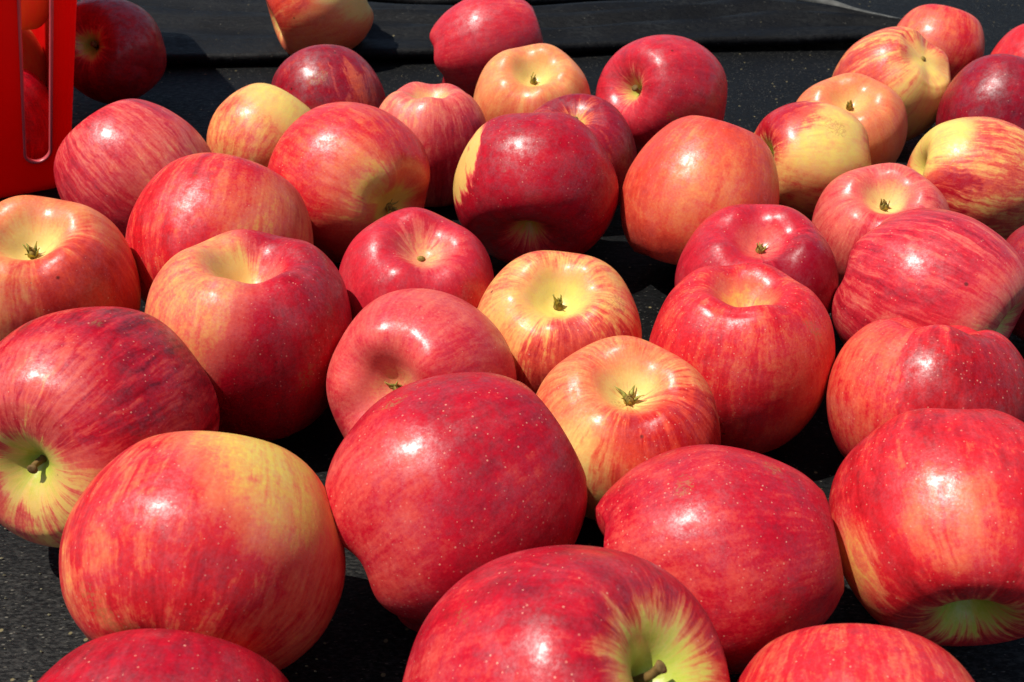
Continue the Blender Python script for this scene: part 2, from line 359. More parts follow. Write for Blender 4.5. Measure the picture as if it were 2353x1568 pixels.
KINDS = {
 'crimson': ((248, 200, 108), (238, 98, 82), (204, 18, 42), (122, 0, 20)),
 'maroon':  ((246, 206, 104), (228, 104, 72), (166, 14, 38), (92, 0, 18)),
 'red':     ((250, 216, 98), (248, 124, 84), (226, 36, 46), (162, 2, 18)),
 'orange':  ((253, 214, 122), (252, 150, 92), (240, 82, 58), (194, 20, 24)),
 'yellow':  ((250, 220, 112), (251, 182, 104), (238, 94, 70), (190, 16, 36)),
 'pink':    ((251, 206, 126), (244, 116, 98), (220, 42, 58), (158, 4, 30)),
}
def apple_mat(a, R):
    kind, bias, streak, kf, blotch, sg, cp_, patches, dots = a
    k = N('apple skin ' + kind)
    tc = k.n('ShaderNodeTexCoord').outputs['Object']
    at = k.n('ShaderNodeAttribute'); at.attribute_name = 'merid'
    sp = k.n('ShaderNodeSeparateXYZ'); k.put(sp.inputs[0], at.outputs['Vector']); t = sp.outputs[2]
    off = (random.random() * 40, random.random() * 40, random.random() * 40)
    mer = k.vmath('ADD', at.outputs['Vector'], off)
    u = k.vmath('SCALE', tc); u.node.inputs['Scale'].default_value = 1 / R
    uo = k.vmath('ADD', u, off); dirn = k.vmath('NORMALIZE', u)
    # warp so that streaks are broken and slightly crooked
    wn = k.n('ShaderNodeTexNoise'); k.put(wn.inputs['Vector'], uo); wn.inputs['Scale'].default_value = 3.2; wn.inputs['Detail'].default_value = 2
    wv = k.vmath('MULTIPLY', k.vmath('SUBTRACT', wn.outputs['Color'], (.5, .5, .5)), (.13, .13, .2))
    merw = k.vmath('ADD', mer, wv)
    s1 = k.noise(k.vmath('MULTIPLY', merw, (kf * .8, kf * .8, 3.4)), 1.0, 3, .6)
    s2 = k.noise(k.vmath('MULTIPLY', merw, (kf * 2.6, kf * 2.6, 11)), 1.0, 3, .6)
    s1 = k.smooth(s1, .25, .75); s2 = k.smooth(s2, .26, .74)
    b1 = k.noise(uo, 2.3, 3, .55); b2 = k.noise(uo, 8, 5, .66); b3 = k.noise(uo, 34, 3, .6)
    def cen(v, amp): return k.math('MULTIPLY', k.math('SUBTRACT', v, .5), amp)
    red = k.math('ADD', bias, cen(s1, streak * 1.05))
    red = k.math('ADD', red, cen(s2, streak * 1.0))
    red = k.math('ADD', red, cen(b1, blotch * 1.5))
    red = k.math('ADD', red, cen(b2, blotch * 1.9))
    red = k.math('ADD', red, cen(b3, .30))
    for (x, y, z, ce, wd, stg, am) in patches:
        d = k.vmath('DOT_PRODUCT', dirn, (x, y, z))
        d = k.math('ADD', d, cen(s1, .24 * am)); d = k.math('ADD', d, cen(s2, .10 * am)); d = k.math('ADD', d, cen(b2, .18 * am))
        m = k.smooth(d, ce - wd * .5, ce + wd * .5)
        red = k.math('SUBTRACT', red, k.math('MULTIPLY', m, stg))
    # pale stem hollow with rays, pale blossom basin
    tw = k.math('ADD', t, cen(s1, .05)); tw = k.math('ADD', tw, cen(s2, .03)); tw = k.math('ADD', tw, cen(b2, .05))
    sm = k.smooth(tw, .13 + .05 * (sg - 1), .27 + .06 * (sg - 1), 1, 0)
    cm = k.smooth(tw, .765, .89)
    red = k.math('SUBTRACT', red, k.math('MULTIPLY', sm, .75 * min(sg, 1.1)))
    red = k.math('SUBTRACT', red, k.math('MULTIPLY', cm, .42 * cp_))
    red = k.math('MULTIPLY', k.math('ADD', red, 0.0), 1.0, clamp=True)
    c = [lin(x) for x in KINDS[kind]]
    col = k.ramp(red, [(.02, c[0]), (.34, c[1]), (.62, c[2]), (.95, c[3])])
    # green in the stem hollow
    gm = k.math('MULTIPLY', k.smooth(tw, .09 + .12 * (sg - 1), .235 + .12 * (sg - 1), 1, 0), .9)
    col = k.mix(gm, col, k.mix(b2, lin((158, 186, 48)), lin((204, 214, 86))))
    # lenticels
    if dots > 0:
        d, cc = k.vor(k.vmath('ADD', tc, off), 600)
        sc_ = k.n('ShaderNodeSeparateColor'); k.put(sc_.inputs[0], cc)
        rad = k.math('MULTIPLY_ADD', sc_.outputs[0], .15, .06)
        keep = k.math('GREATER_THAN', sc_.outputs[1], k.smooth(t, .15, .85, 1 - .35 * min(1.2, dots), 1 - .8 * min(1.2, dots)))
        lm = k.math('MULTIPLY', k.smooth(k.math('DIVIDE', d, rad), .6, 1.25, 1, 0), keep)
        lm = k.math('MULTIPLY', lm, k.math('MULTIPLY', k.math('MULTIPLY_ADD', sc_.outputs[2], .5, .35), k.smooth(t, .12, .24)))
        lm = k.math('MULTIPLY', lm, k.smooth(red, .2, .7, .4, 1))
        col = k.mix(lm, col, lin((244, 166, 138)))
    # a few brown scuffs
    sc2 = k.math('MULTIPLY', k.smooth(k.noise(uo, 15, 2), .76, .80), .5)
    col = k.mix(sc2, col, lin((140, 80, 50)))
    # rare dark specks and russet
    ds, dc = k.vor(k.vmath('ADD', tc, off), 95); sq = k.n('ShaderNodeSeparateColor'); k.put(sq.inputs[0], dc)
    dm = k.math('MULTIPLY', k.smooth(ds, .05, .11, 1, 0), k.math('GREATER_THAN', sq.outputs[0], .93))
    col = k.mix(k.math('MULTIPLY', dm, .75), col, lin((60, 28, 16)))
    ru = k.math('MULTIPLY', k.smooth(k.math('ADD', k.noise(uo, 1.6, 1), cen(b3, .12)), .71, .76), k.smooth(b3, .42, .6))
    col = k.mix(k.math('MULTIPLY', ru, .45), col, lin((176, 128, 70)))
    # thin waxy bloom and dust, in uneven patches
    bl = k.math('MULTIPLY', k.smooth(k.noise(uo, 3.1, 5, .66), .46, .72), k.smooth(k.noise(uo, 60, 3, .7), .35, .65, .3, 1))
    col = k.mix(k.math('MULTIPLY', bl, .09), col, lin((214, 168, 168)))
    k.put(k.b.inputs['Base Color'], col)
    wax = k.noise(uo, 5, 4, .6)
    k.put(k.b.inputs['Roughness'], k.math('MULTIPLY_ADD', bl, .16, k.smooth(wax, .3, .72, .32, .55)))
    brk = k.math('MULTIPLY', k.smooth(b2, .36, .60, .18, 1), k.smooth(k.noise(uo, 42, 3, .65), .36, .62, .45, 1))
    k.put(k.b.inputs['Specular IOR Level'], k.math('MULTIPLY_ADD', brk, .62, .08))
    k.put(k.b.inputs['Coat Weight'], k.math('MULTIPLY', brk, .30)); k.b.inputs['Coat Roughness'].default_value = .25
    k.b.inputs['Subsurface Weight'].default_value = SSS
    k.b.inputs['Subsurface Radius'].default_value = (1.0, .30, .15); k.b.inputs['Subsurface Scale'].default_value = .004
    h = k.noise(tc, 900, 3, .6); h2 = k.noise(tc, 160, 2, .5); h3 = k.noise(tc, 45, 2, .5)
    nn = k.bump(h, .5, .00012); nn = k.bump(h2, .2, .0004, nn); nn = k.bump(h3, .25, .0012, nn)
    k.put(k.b.inputs['Normal'], nn)
    return k.m
SSS = .04

def apple_mesh(P, R):
    nt_, nphi = P.shape[:2]; P = P * R
    V = [P[0, 0]] + list(P[1:-1].reshape(-1, 3)) + [P[-1, 0]]
    V[0] = P[0].mean(0); V[-1] = P[-1].mean(0)
    F = []; last = len(V) - 1; rows = nt_ - 2
    for j in range(nphi): F.append((0, 1 + j, 1 + (j + 1) % nphi))
    for i in range(rows - 1):
        for j in range(nphi):
            a = 1 + i * nphi + j; b = 1 + i * nphi + (j + 1) % nphi
            F.append((a, a + nphi, b + nphi, b))
    o = 1 + (rows - 1) * nphi
    for j in range(nphi): F.append((o + j, last, o + (j + 1) % nphi))
    me = bpy.data.meshes.new('apple'); me.from_pydata([tuple(v) for v in V], [], F); me.update()
    ph = np.linspace(0, 2 * math.pi, nphi, endpoint=False)
    mer = np.zeros((len(V), 3), np.float32); mer[0] = (0, 0, 0); mer[-1] = (0, 0, 1)
    tt = np.arange(1, nt_ - 1) / (nt_ - 1)
    mer[1:-1, 0] = np.tile(np.cos(ph), rows); mer[1:-1, 1] = np.tile(np.sin(ph), rows); mer[1:-1, 2] = np.repeat(tt, nphi)
    att = me.attributes.new('merid', 'FLOAT_VECTOR', 'POINT'); att.data.foreach_set('vector', mer.ravel())
    return me

MAT_SEPAL = simple('dry sepal', lin((176, 172, 84)), .8, .2, .5, 500, .0004)
MAT_CORE = simple('dry blossom core', lin((146, 122, 58)), .85, .2, .4, 700, .0004)
MAT_STEM = simple('brown stem', lin((120, 92, 48)), .75, .3, .35, 350, .0005)

def sepal_mesh(rnd, Lg, wid, out, cb):
    """narrow pointed dry leaf with a folded middle and some thickness"""
    n = 9; G = []; curl = cb + rnd.uniform(-.35, .35); side = rnd.uniform(-.3, .3)
    for i in range(n):
        t = i / (n - 1); wd = wid * (1 - t) ** .7 * (.75 + .5 * math.sin(math.pi * min(1, t * 1.4))) + .00012
        x = out * t + curl * Lg * .55 * t * t; z = Lg * t * (1 - .35 * curl * t); y = side * Lg * t * t; th = .00022
        G.append([(x, y - wd, z), (x - .35 * wd - th, y, z), (x, y + wd, z), (x - .35 * wd + th * 1.6, y, z - th)])
    me = grid_mesh('sepal', G, False, True)
    bm = bmesh.new(); bm.from_mesh(me); bm.verts.ensure_lookup_table()
    bm.faces.new([bm.verts[j] for j in range(4)]); bm.faces.new([bm.verts[(n - 1) * 4 + j] for j in reversed(range(4))])
    bmesh.ops.recalc_face_normals(bm, faces=bm.faces); bm.to_mesh(me); bm.free(); return me

def add_calyx(o, zbot, R, seed):
    rnd = random.Random(seed); sz = rnd.uniform(.7, 1.25); op = rnd.uniform(-.0008, .0010); cb = rnd.uniform(-.5, .8)
    core = tube([(0, 0, -.0012), (0, 0, .0008), (.0002, 0, .0022), (.0002, .0002, .003)], [.0022, .0021, .0015, .0006], 10)
    c = link('calyx', core, MAT_CORE, o); c.location = (0, 0, zbot); c.rotation_euler = (math.pi, 0, rnd.uniform(0, 6))
    for q in range(5):
        s = link('sepal', sepal_mesh(rnd, sz * rnd.uniform(.0038, .0078), sz * rnd.uniform(.0007, .0014), op + rnd.uniform(-.0010, .0014), cb), MAT_SEPAL, c)
        a = q * 2 * math.pi / 5 + rnd.uniform(-.25, .25); s.location = (math.cos(a) * .0017, math.sin(a) * .0017, 0); s.rotation_euler = (0, 0, a)
    for q in range(1):
        pts = []
    st = bmesh.new()
    for q in range(7):
        a = rnd.uniform(0, 6.3); r0 = rnd.uniform(.0003, .001); l = rnd.uniform(.002, .0042); b = rnd.uniform(-.25, .55)
        me = tube([(math.cos(a) * (r0 + b * l * t), math.sin(a) * (r0 + b * l * t), .001 + l * t) for t in (0, .5, 1)], [.00018, .00015, .00022], 5)
        st.from_mesh(me); bpy.data.meshes.remove(me)
    me = bpy.data.meshes.new('stamens'); st.to_mesh(me); st.free(); link('stamens', me, MAT_CORE, c)

def add_stem(o, ztop, R, seed, Lg=.011, lean=(.25, .1), r=.0014):
    rnd = random.Random(seed); pts = []; rad = []
    for t in np.linspace(0, 1, 12):
        pts.append((lean[0] * Lg * t * t + .0002 * math.sin(7 * t), lean[1] * Lg * t * t, ztop - .001 + Lg * t))
        rad.append(r * (1.25 - .5 * t + (.75 * max(0, (t - .78) / .22) ** 1.2)) * (1 + .06 * math.sin(19 * t)))
    pts.append((pts[-1][0], pts[-1][1], pts[-1][2] + .0004)); rad.append(r * .8)
    return link('stem', tube(pts, rad, 12), MAT_STEM, o)

def build_apple(row, label, group):
    random.seed(row['seed'])
    hi = row['loc'][1] < .45
    P = apple_points(row['seed'], row['asp'], row['con'], row['lob'], row['tilt'], row['sd'], row['cd'], 128 if hi else 96, 110 if hi else 80, row['cw'], row['rnd'])
    o = link('apple', apple_mesh(P, row['R']), None)
    o.data.materials.append(apple_mat(row['look'], row['R']))
    M = Matrix([row['M'][0:3], row['M'][3:6], row['M'][6:9]])
    o.matrix_world = Matrix.Translation(Vector(row['loc'])) @ M.to_4x4()
    tag(o, label, 'apple', group)
    if 'calyx' in row['parts']: add_calyx(o, float(P[-1, 0, 2]) * row['R'], row['R'], row['seed'])
    if 'nub' in row['parts']:
        c = link('calyx', tube([(0, 0, -.0012), (0, 0, .0006), (.0004, 0, .0012)], [.0020, .0018, .0006], 10), MAT_CORE, o); c.location = (0, 0, float(P[-1, 0, 2]) * row['R']); c.rotation_euler = (math.pi, 0, 0)
    if 'stem' in row['parts']: add_stem(o, float(P[0, 0, 2]) * row['R'], row['R'], row['seed'], **row.get('stem', {}))
    return o

APPLES = [
    {'loc': (-0.08828, 0.16042, 0.03809), 'R': 0.0386, 'seed': 10, 'asp': 0.9203, 'con': 0, 'lob': 0.03, 'tilt': 0.0, 'sd': 0.7, 'cd': 1, 'cw': 0.8, 'rnd': 0.0, 'M': [-0.99998, -0.00189, 0.0068, 0.00706, -0.26745, 0.96355, 0.0, 0.96357, 0.26746], 'look': ('crimson', 0.7, 0.12, 6, 0.22, 1, 0.6, [], 1.0), 'parts': '', 'label': 'deep red apple cut off at the bottom left, under the largest apple'},
    {'loc': (-0.09154, 0.23092, 0.0474), 'R': 0.04183, 'seed': 17, 'asp': 0.883, 'con': 0, 'lob': 0.03, 'tilt': 0.0, 'sd': 1, 'cd': 0.5, 'cw': 0.8, 'rnd': 0.08, 'M': [-0.99503, -0.04955, 0.08641, 0.09961, -0.49493, 0.8632, 0.0, 0.86752, 0.49741], 'look': ('red', 0.5, 0.19, 8, 0.26, 1, 0.6, [(-0.627, 0.489, 0.607, 0.78, 0.4, 0.42, 1.2), (0.075, 0.979, -0.187, 0.75, 0.3, -0.14, 1.0)], 0.8), 'parts': '', 'label': 'largest apple, red with a broad yellow flush on its upper right side'},
    {'loc': (-0.14819, 0.2945, 0.04684), 'R': 0.04167, 'seed': 24, 'asp': 0.9818, 'con': 0, 'lob': 0.03, 'tilt': 0.0, 'sd': 0.6, 'cd': 1, 'cw': 0.62, 'rnd': 0.0, 'M': [0.96744, 0.05334, -0.24741, -0.25309, 0.20389, -0.94571, 0.0, 0.97754, 0.21075], 'look': ('crimson', 0.68, 0.32, 7, 0.26, 1.05, 0.6, [(0.061, 0.711, 0.701, 0.9, 0.14, 0.26, 1.0), (0.367, -0.56, 0.743, 0.72, 0.3, 0.55, 1.0)], 0.8), 'parts': 'stem', 'label': 'streaked red apple at the left edge with a green stem hollow facing down', 'stem': {'Lg': 0.0075, 'lean': (0.1, -0.1), 'r': 0.0012}},
    {'loc': (-0.10689, 0.36406, 0.04055), 'R': 0.04148, 'seed': 31, 'asp': 1.0216, 'con': -0.03, 'lob': 0.03, 'tilt': 0.0, 'sd': 1, 'cd': 1.45, 'cw': 0.8, 'rnd': 0.0, 'M': [0.0, 0.99621, -0.08703, 0.99982, -0.00167, -0.01915, -0.01922, -0.08702, -0.99602], 'look': ('crimson', 0.74, 0.1, 6, 0.16, 1, 0.95, [(-0.252, -0.825, -0.505, 0.42, 0.45, 0.5, 0.6)], 0.9), 'parts': '', 'label': 'tall dark red apple with an orange left shoulder and empty yellow hollow on top'},
    {'loc': (-0.20334, 0.39207, 0.0431), 'R': 0.04056, 'seed': 38, 'asp': 1.0384, 'con': 0, 'lob': 0.03, 'tilt': 0.0, 'sd': 1, 'cd': 1.2, 'cw': 0.8, 'rnd': 0.0, 'M': [0.0, 0.99022, -0.13953, 0.97561, 0.03063, 0.21735, 0.2195, -0.13612, -0.96607], 'look': ('orange', 0.42, 0.1, 5, 0.16, 1, 1.0, [(-0.449, 0.803, -0.392, 0.7, 0.4, -0.38, 1.0)], 0.3), 'parts': 'calyx', 'label': 'peach coloured apple cut by the left edge with dark dry sepals in its hollow'},
    {'loc': (-0.20088, 0.51979, 0.04268), 'R': 0.04022, 'seed': 45, 'asp': 0.9973, 'con': 0, 'lob': 0.03, 'tilt': 0.0, 'sd': 0.6, 'cd': 0.5, 'cw': 0.8, 'rnd': 0.0, 'M': [-0.42574, 0.5854, -0.68997, -0.90485, -0.27543, 0.32464, 0.0, 0.76253, 0.64696], 'look': ('pink', 0.6, 0.3, 9, 0.22, 1, 0.5, [(0.124, 0.831, -0.543, 0.75, 0.3, 0.2, 1.0)], 0.2), 'parts': '', 'label': 'flecked red apple standing against the red bucket'},
    {'loc': (-0.1375, 0.44235, 0.0428), 'R': 0.04248, 'seed': 52, 'asp': 0.9861, 'con': 0, 'lob': 0.03, 'tilt': 0.0, 'sd': 1, 'cd': 1, 'cw': 0.8, 'rnd': 0.0, 'M': [-0.9882, -0.1017, 0.11454, 0.15317, -0.65609, 0.73898, 0.0, 0.7478, 0.66392], 'look': ('red', 0.62, 0.22, 6, 0.25, 1, 0.5, [(-0.913, 0.399, -0.088, 0.72, 0.35, 0.25, 1.0)], 0.5), 'parts': '', 'label': 'streaky red apple behind the tall apple with the orange shoulder'},
    {'loc': (-0.08648, 0.51269, 0.04307), 'R': 0.04185, 'seed': 59, 'asp': 0.9513, 'con': 0, 'lob': 0.03, 'tilt': 0.0, 'sd': 1, 'cd': 0.5, 'cw': 0.8, 'rnd': 0.0, 'M': [-0.63019, 0.14015, -0.76369, -0.77644, -0.11375, 0.61984, 0.0, 0.98357, 0.1805], 'look': ('red', 0.6, 0.14, 6, 0.24, 1, 1.0, [(0.516, 0.641, -0.569, 0.92, 0.14, 0.24, 1.0), (0.161, 0.066, -0.985, 0.78, 0.35, 0.26, 1.0)], 0.3), 'parts': 'calyx', 'label': 'glossy red apple turning yellow at its lower right, a dark blossom pit there'},
    {'loc': (-0.14467, 0.5813, 0.03833), 'R': 0.03302, 'seed': 66, 'asp': 0.9776, 'con': 0, 'lob': 0.03, 'tilt': 0.0, 'sd': 0.6, 'cd': 1, 'cw': 0.8, 'rnd': 0.0, 'M': [-0.85056, -0.31067, 0.4243, 0.52588, -0.50248, 0.68627, 0.0, 0.80684, 0.59077], 'look': ('yellow', 0.52, 0.18, 6, 0.3, 1, 0.6, [(-0.434, 0.507, 0.745, 0.76, 0.35, 0.42, 1.0)], 0.1), 'parts': '', 'label': 'small golden orange apple with a yellow top, between red apples at the left'},
    {'loc': (-0.11808, 0.64652, 0.03795), 'R': 0.03694, 'seed': 73, 'asp': 0.9834, 'con': 0, 'lob': 0.03, 'tilt': 0.0, 'sd': 0.6, 'cd': 1, 'cw': 0.8, 'rnd': 0.0, 'M': [-0.85258, 0.38146, -0.35719, -0.52259, -0.62234, 0.58274, 0.0, 0.6835, 0.72995], 'look': ('maroon', 0.7, 0.07, 6, 0.3, 1, 0.6, [(-0.209, 0.971, -0.114, 0.93, 0.1, 0.25, 1.0)], 0.2), 'parts': '', 'label': 'dark purplish red apple in front of the orange and yellow apple at the back'},
    {'loc': (-0.15703, 0.85902, 0.04367), 'R': 0.04215, 'seed': 80, 'asp': 1.0455, 'con': 0, 'lob': 0.03, 'tilt': 0.0, 'sd': 1, 'cd': 1, 'cw': 0.8, 'rnd': 0.0, 'M': [0.36271, -0.20507, -0.90906, -0.9319, -0.07982, -0.35382, 0.0, 0.97549, -0.22005], 'look': ('orange', 0.46, 0.1, 5, 0.18, 0.9, 0.6, [(0.554, 0.518, -0.652, 0.7, 0.4, 0.5, 1.0), (0.217, 0.746, 0.629, 0.75, 0.4, -0.35, 1.0)], 0), 'parts': '', 'label': 'orange and yellow apple cut by the top edge, farthest back at the left'},
    {'loc': (-0.0165, 0.77171, 0.03798), 'R': 0.03908, 'seed': 87, 'asp': 1.1602, 'con': 0.07, 'lob': 0.035, 'tilt': 0.0, 'sd': 0.4, 'cd': 1, 'cw': 0.8, 'rnd': 0.1, 'M': [-0.0357, -0.25485, 0.96632, 0.99936, -0.0091, 0.03452, 0.0, 0.96694, 0.25502], 'look': ('pink', 0.66, 0.12, 5, 0.2, 1, 0.6, [], 0.1), 'parts': '', 'label': 'pinkish red conical apple leaning in front of the black flap at top centre'},
    {'loc': (0.01292, 0.64595, 0.03691), 'R': 0.03742, 'seed': 94, 'asp': 0.9936, 'con': 0, 'lob': 0.03, 'tilt': 0.0, 'sd': 1, 'cd': 1.2, 'cw': 0.8, 'rnd': 0.0, 'M': [0.0, 0.99986, -0.0167, 0.90387, 0.00715, 0.42775, 0.42781, -0.0151, -0.90374], 'look': ('orange', 0.33, 0.1, 5, 0.14, 1, 0.7, [(-0.99, -0.009, 0.139, 0.6, 0.5, -0.2, 1.0)], 0.1), 'parts': 'calyx', 'label': 'light orange apple with its blossom hollow up, leaning on the pinkish conical apple'},
    {'loc': (-0.04848, 0.58885, 0.03361), 'R': 0.0345, 'seed': 101, 'asp': 1.0994, 'con': 0, 'lob': 0.03, 'tilt': 0.0, 'sd': 1, 'cd': 1, 'cw': 0.8, 'rnd': 0.0, 'M': [0.0, 0.99974, -0.02291, 0.99677, -0.00184, -0.08034, -0.08036, -0.02283, -0.9965], 'look': ('pink', 0.42, 0.2, 6, 0.22, 1, 0.9, [(-0.557, -0.463, -0.689, 0.8, 0.3, 0.1, 1.0), (-0.823, 0.566, 0.049, 0.7, 0.4, -0.2, 1.0)], 0.2), 'parts': '', 'label': 'salmon pink upright apple with a pale sunken top, below the light orange apple'},
    {'loc': (0.03714, 0.56969, 0.0337), 'R': 0.03617, 'seed': 108, 'asp': 0.9376, 'con': 0, 'lob': 0.03, 'tilt': 0.0, 'sd': 0.65, 'cd': 1, 'cw': 0.8, 'rnd': 0.0, 'M': [0.0, 0.99631, -0.08584, -0.97006, -0.02085, -0.24197, -0.24287, 0.08327, 0.96648], 'look': ('maroon', 0.66, 0.12, 6, 0.16, 0.62, 0.6, [], 0.2), 'parts': 'stem', 'label': 'dark maroon apple, stem hollow up, half hidden behind the shiny dark cherry apple', 'stem': {'Lg': 0.008, 'lean': (0.3, 0.1), 'r': 0.0012}},
    {'loc': (0.09478, 0.64184, 0.04271), 'R': 0.04004, 'seed': 115, 'asp': 1.0088, 'con': 0, 'lob': 0.03, 'tilt': 0.0, 'sd': 1, 'cd': 1, 'cw': 0.65, 'rnd': 0.0, 'M': [0.61478, 0.34165, -0.71085, -0.7887, 0.26632, -0.55411, 0.0, 0.9013, 0.43319], 'look': ('pink', 0.74, 0.12, 6, 0.22, 0.7, 0.6, [], 0.4), 'parts': 'stem', 'label': 'crimson pink apple on bare rubber with a green stem hollow on its left'},
    {'loc': (0.01184, 0.4988, 0.04433), 'R': 0.04326, 'seed': 122, 'asp': 0.8155, 'con': 0, 'lob': 0.05, 'tilt': 0.0, 'sd': 1.05, 'cd': 1, 'cw': 0.7, 'rnd': 0.0, 'M': [0.98651, -0.07349, -0.14626, -0.16368, -0.44291, -0.8815, 0.0, 0.89355, -0.44897], 'look': ('crimson', 0.74, 0.07, 6, 0.2, 0.7, 0.5, [(-0.908, 0.418, -0.015, 0.89, 0.12, 0.95, 0.6), (0.116, 0.858, 0.5, 0.95, 0.14, 0.1, 0.6)], 0.7), 'parts': '', 'label': 'shiny dark cherry apple with a yellow patch on its left edge'},
    {'loc': (-0.04327, 0.41005, 0.03482), 'R': 0.03582, 'seed': 136, 'asp': 0.9817, 'con': 0, 'lob': 0.03, 'tilt': 0.0, 'sd': 1, 'cd': 1, 'cw': 0.8, 'rnd': 0.0, 'M': [0.0, 0.98616, -0.16581, 0.96104, 0.04583, 0.27258, 0.2764, -0.15935, -0.94774], 'look': ('pink', 0.7, 0.08, 6, 0.16, 1, 0.8, [(-0.003, 0.155, -0.988, 0.9, 0.1, 0.15, 1.0)], 0.3), 'parts': 'nub', 'label': 'evenly crimson apple with a small stubby blossom end, right of the tall apple'},
    {'loc': (0.09758, 0.49493, 0.0433), 'R': 0.04101, 'seed': 143, 'asp': 1.0618, 'con': 0, 'lob': 0.012, 'tilt': 0.0, 'sd': 0.5, 'cd': 0.3, 'cw': 0.8, 'rnd': 0.12, 'M': [-0.79238, -0.52931, 0.30326, 0.61003, -0.68753, 0.39391, 0.0, 0.49712, 0.86768], 'look': ('orange', 0.66, 0.13, 6, 0.28, 1, 0.5, [(-0.379, 0.924, 0.045, 0.85, 0.3, 0.2, 1.0)], 0.1), 'parts': '', 'label': 'plain orange red apple right of the dark cherry apple'},
    {'loc': (0.16648, 0.55123, 0.03938), 'R': 0.03262, 'seed': 150, 'asp': 1.0112, 'con': 0, 'lob': 0.03, 'tilt': 0.0, 'sd': 1, 'cd': 1, 'cw': 0.8, 'rnd': 0.0, 'M': [0.22354, 0.14834, -0.96334, -0.97469, 0.03402, -0.22094, 0.0, 0.98835, 0.15219], 'look': ('yellow', 0.44, 0.16, 7, 0.36, 1, 0.6, [(0.668, 0.716, 0.202, 0.8, 0.25, 0.34, 1.0), (-0.095, 0.69, 0.718, 0.82, 0.3, -0.5, 0.5)], 0.1), 'parts': 'stem', 'label': 'mostly yellow apple with a red left shoulder and its stem hollow turned left', 'stem': {'Lg': 0.012, 'lean': (0.3, 0.3), 'r': 0.0012}},
    {'loc': (0.20458, 0.60794, 0.03355), 'R': 0.03462, 'seed': 157, 'asp': 0.9785, 'con': 0, 'lob': 0.03, 'tilt': 0.0, 'sd': 1, 'cd': 1, 'cw': 0.8, 'rnd': 0.0, 'M': [0.0, 0.98683, 0.16179, 0.92429, -0.06175, 0.37666, 0.38169, 0.14954, -0.91211], 'look': ('orange', 0.42, 0.1, 5, 0.14, 1, 0.5, [], 0.1), 'parts': 'calyx', 'label': 'smooth orange apple with blossom hollow up, behind the mostly yellow apple'},
    {'loc': (0.25149, 0.67848, 0.03799), 'R': 0.03744, 'seed': 164, 'asp': 0.9882, 'con': 0, 'lob': 0.03, 'tilt': 0.0, 'sd': 1, 'cd': 0.12, 'cw': 0.8, 'rnd': 0.0, 'M': [-0.7298, -0.5345, -0.42626, -0.68366, 0.57057, 0.45503, 0.0, 0.6235, -0.78182], 'look': ('yellow', 0.52, 0.26, 7, 0.28, 1, 0.5, [(0.323, -0.601, -0.731, 0.7, 0.4, 0.28, 1.0), (0.907, 0.362, -0.215, 0.7, 0.4, -0.15, 1.0)], 0.1), 'parts': 'nub', 'label': 'oval pink and yellow striped apple with a brown mark near its tip'},
    {'loc': (0.3183, 0.7798, 0.03326), 'R': 0.03353, 'seed': 171, 'asp': 0.9489, 'con': 0, 'lob': 0.03, 'tilt': 0.0, 'sd': 0.5, 'cd': 1, 'cw': 0.8, 'rnd': 0.0, 'M': [-0.84571, -0.44207, 0.29891, 0.53364, -0.70059, 0.47371, 0.0, 0.56013, 0.8284], 'look': ('red', 0.52, 0.14, 6, 0.24, 1, 0.5, [(0.52, 0.813, -0.261, 0.7, 0.4, 0.12, 1.0)], 0.1), 'parts': '', 'label': 'bright orange red apple farthest back at the right'},
    {'loc': (0.36823, 0.71317, 0.03656), 'R': 0.03528, 'seed': 178, 'asp': 0.9789, 'con': 0, 'lob': 0.03, 'tilt': 0.0, 'sd': 1, 'cd': 1, 'cw': 0.8, 'rnd': 0.0, 'M': [-0.82999, -0.4601, 0.3153, 0.55777, -0.68465, 0.46919, 0.0, 0.56529, 0.82489], 'look': ('red', 0.66, 0.12, 6, 0.22, 1, 0.5, [], 0.1), 'parts': '', 'label': 'red apple cut by the right edge, nearest the upper right corner'},
    {'loc': (0.30421, 0.62563, 0.03859), 'R': 0.03676, 'seed': 185, 'asp': 0.9824, 'con': 0, 'lob': 0.03, 'tilt': 0.0, 'sd': 0.5, 'cd': 1, 'cw': 0.8, 'rnd': 0.0, 'M': [-0.8545, -0.41687, 0.30992, 0.51945, -0.68575, 0.50983, 0.0, 0.59664, 0.80251], 'look': ('maroon', 0.7, 0.08, 6, 0.22, 1, 0.5, [], 0.4), 'parts': '', 'label': 'dark magenta apple cut by the right edge, above the yellow and red striped apple'},
    {'loc': (0.25148, 0.52907, 0.0355), 'R': 0.03555, 'seed': 192, 'asp': 1.0048, 'con': 0, 'lob': 0.03, 'tilt': 0.0, 'sd': 1, 'cd': 1, 'cw': 0.8, 'rnd': 0.0, 'M': [-0.15062, 0.15184, -0.97686, -0.98859, -0.02313, 0.14883, 0.0, 0.98813, 0.15359], 'look': ('yellow', 0.55, 0.3, 8, 0.3, 0.7, 0.5, [(0.015, 0.487, 0.873, 0.8, 0.2, 0.5, 0.6), (0.778, 0.121, 0.616, 0.93, 0.14, -0.36, 0.4)], 0.1), 'parts': '', 'label': 'yellow apple striped red at the right edge, dark blotch beside its pale hollow'},
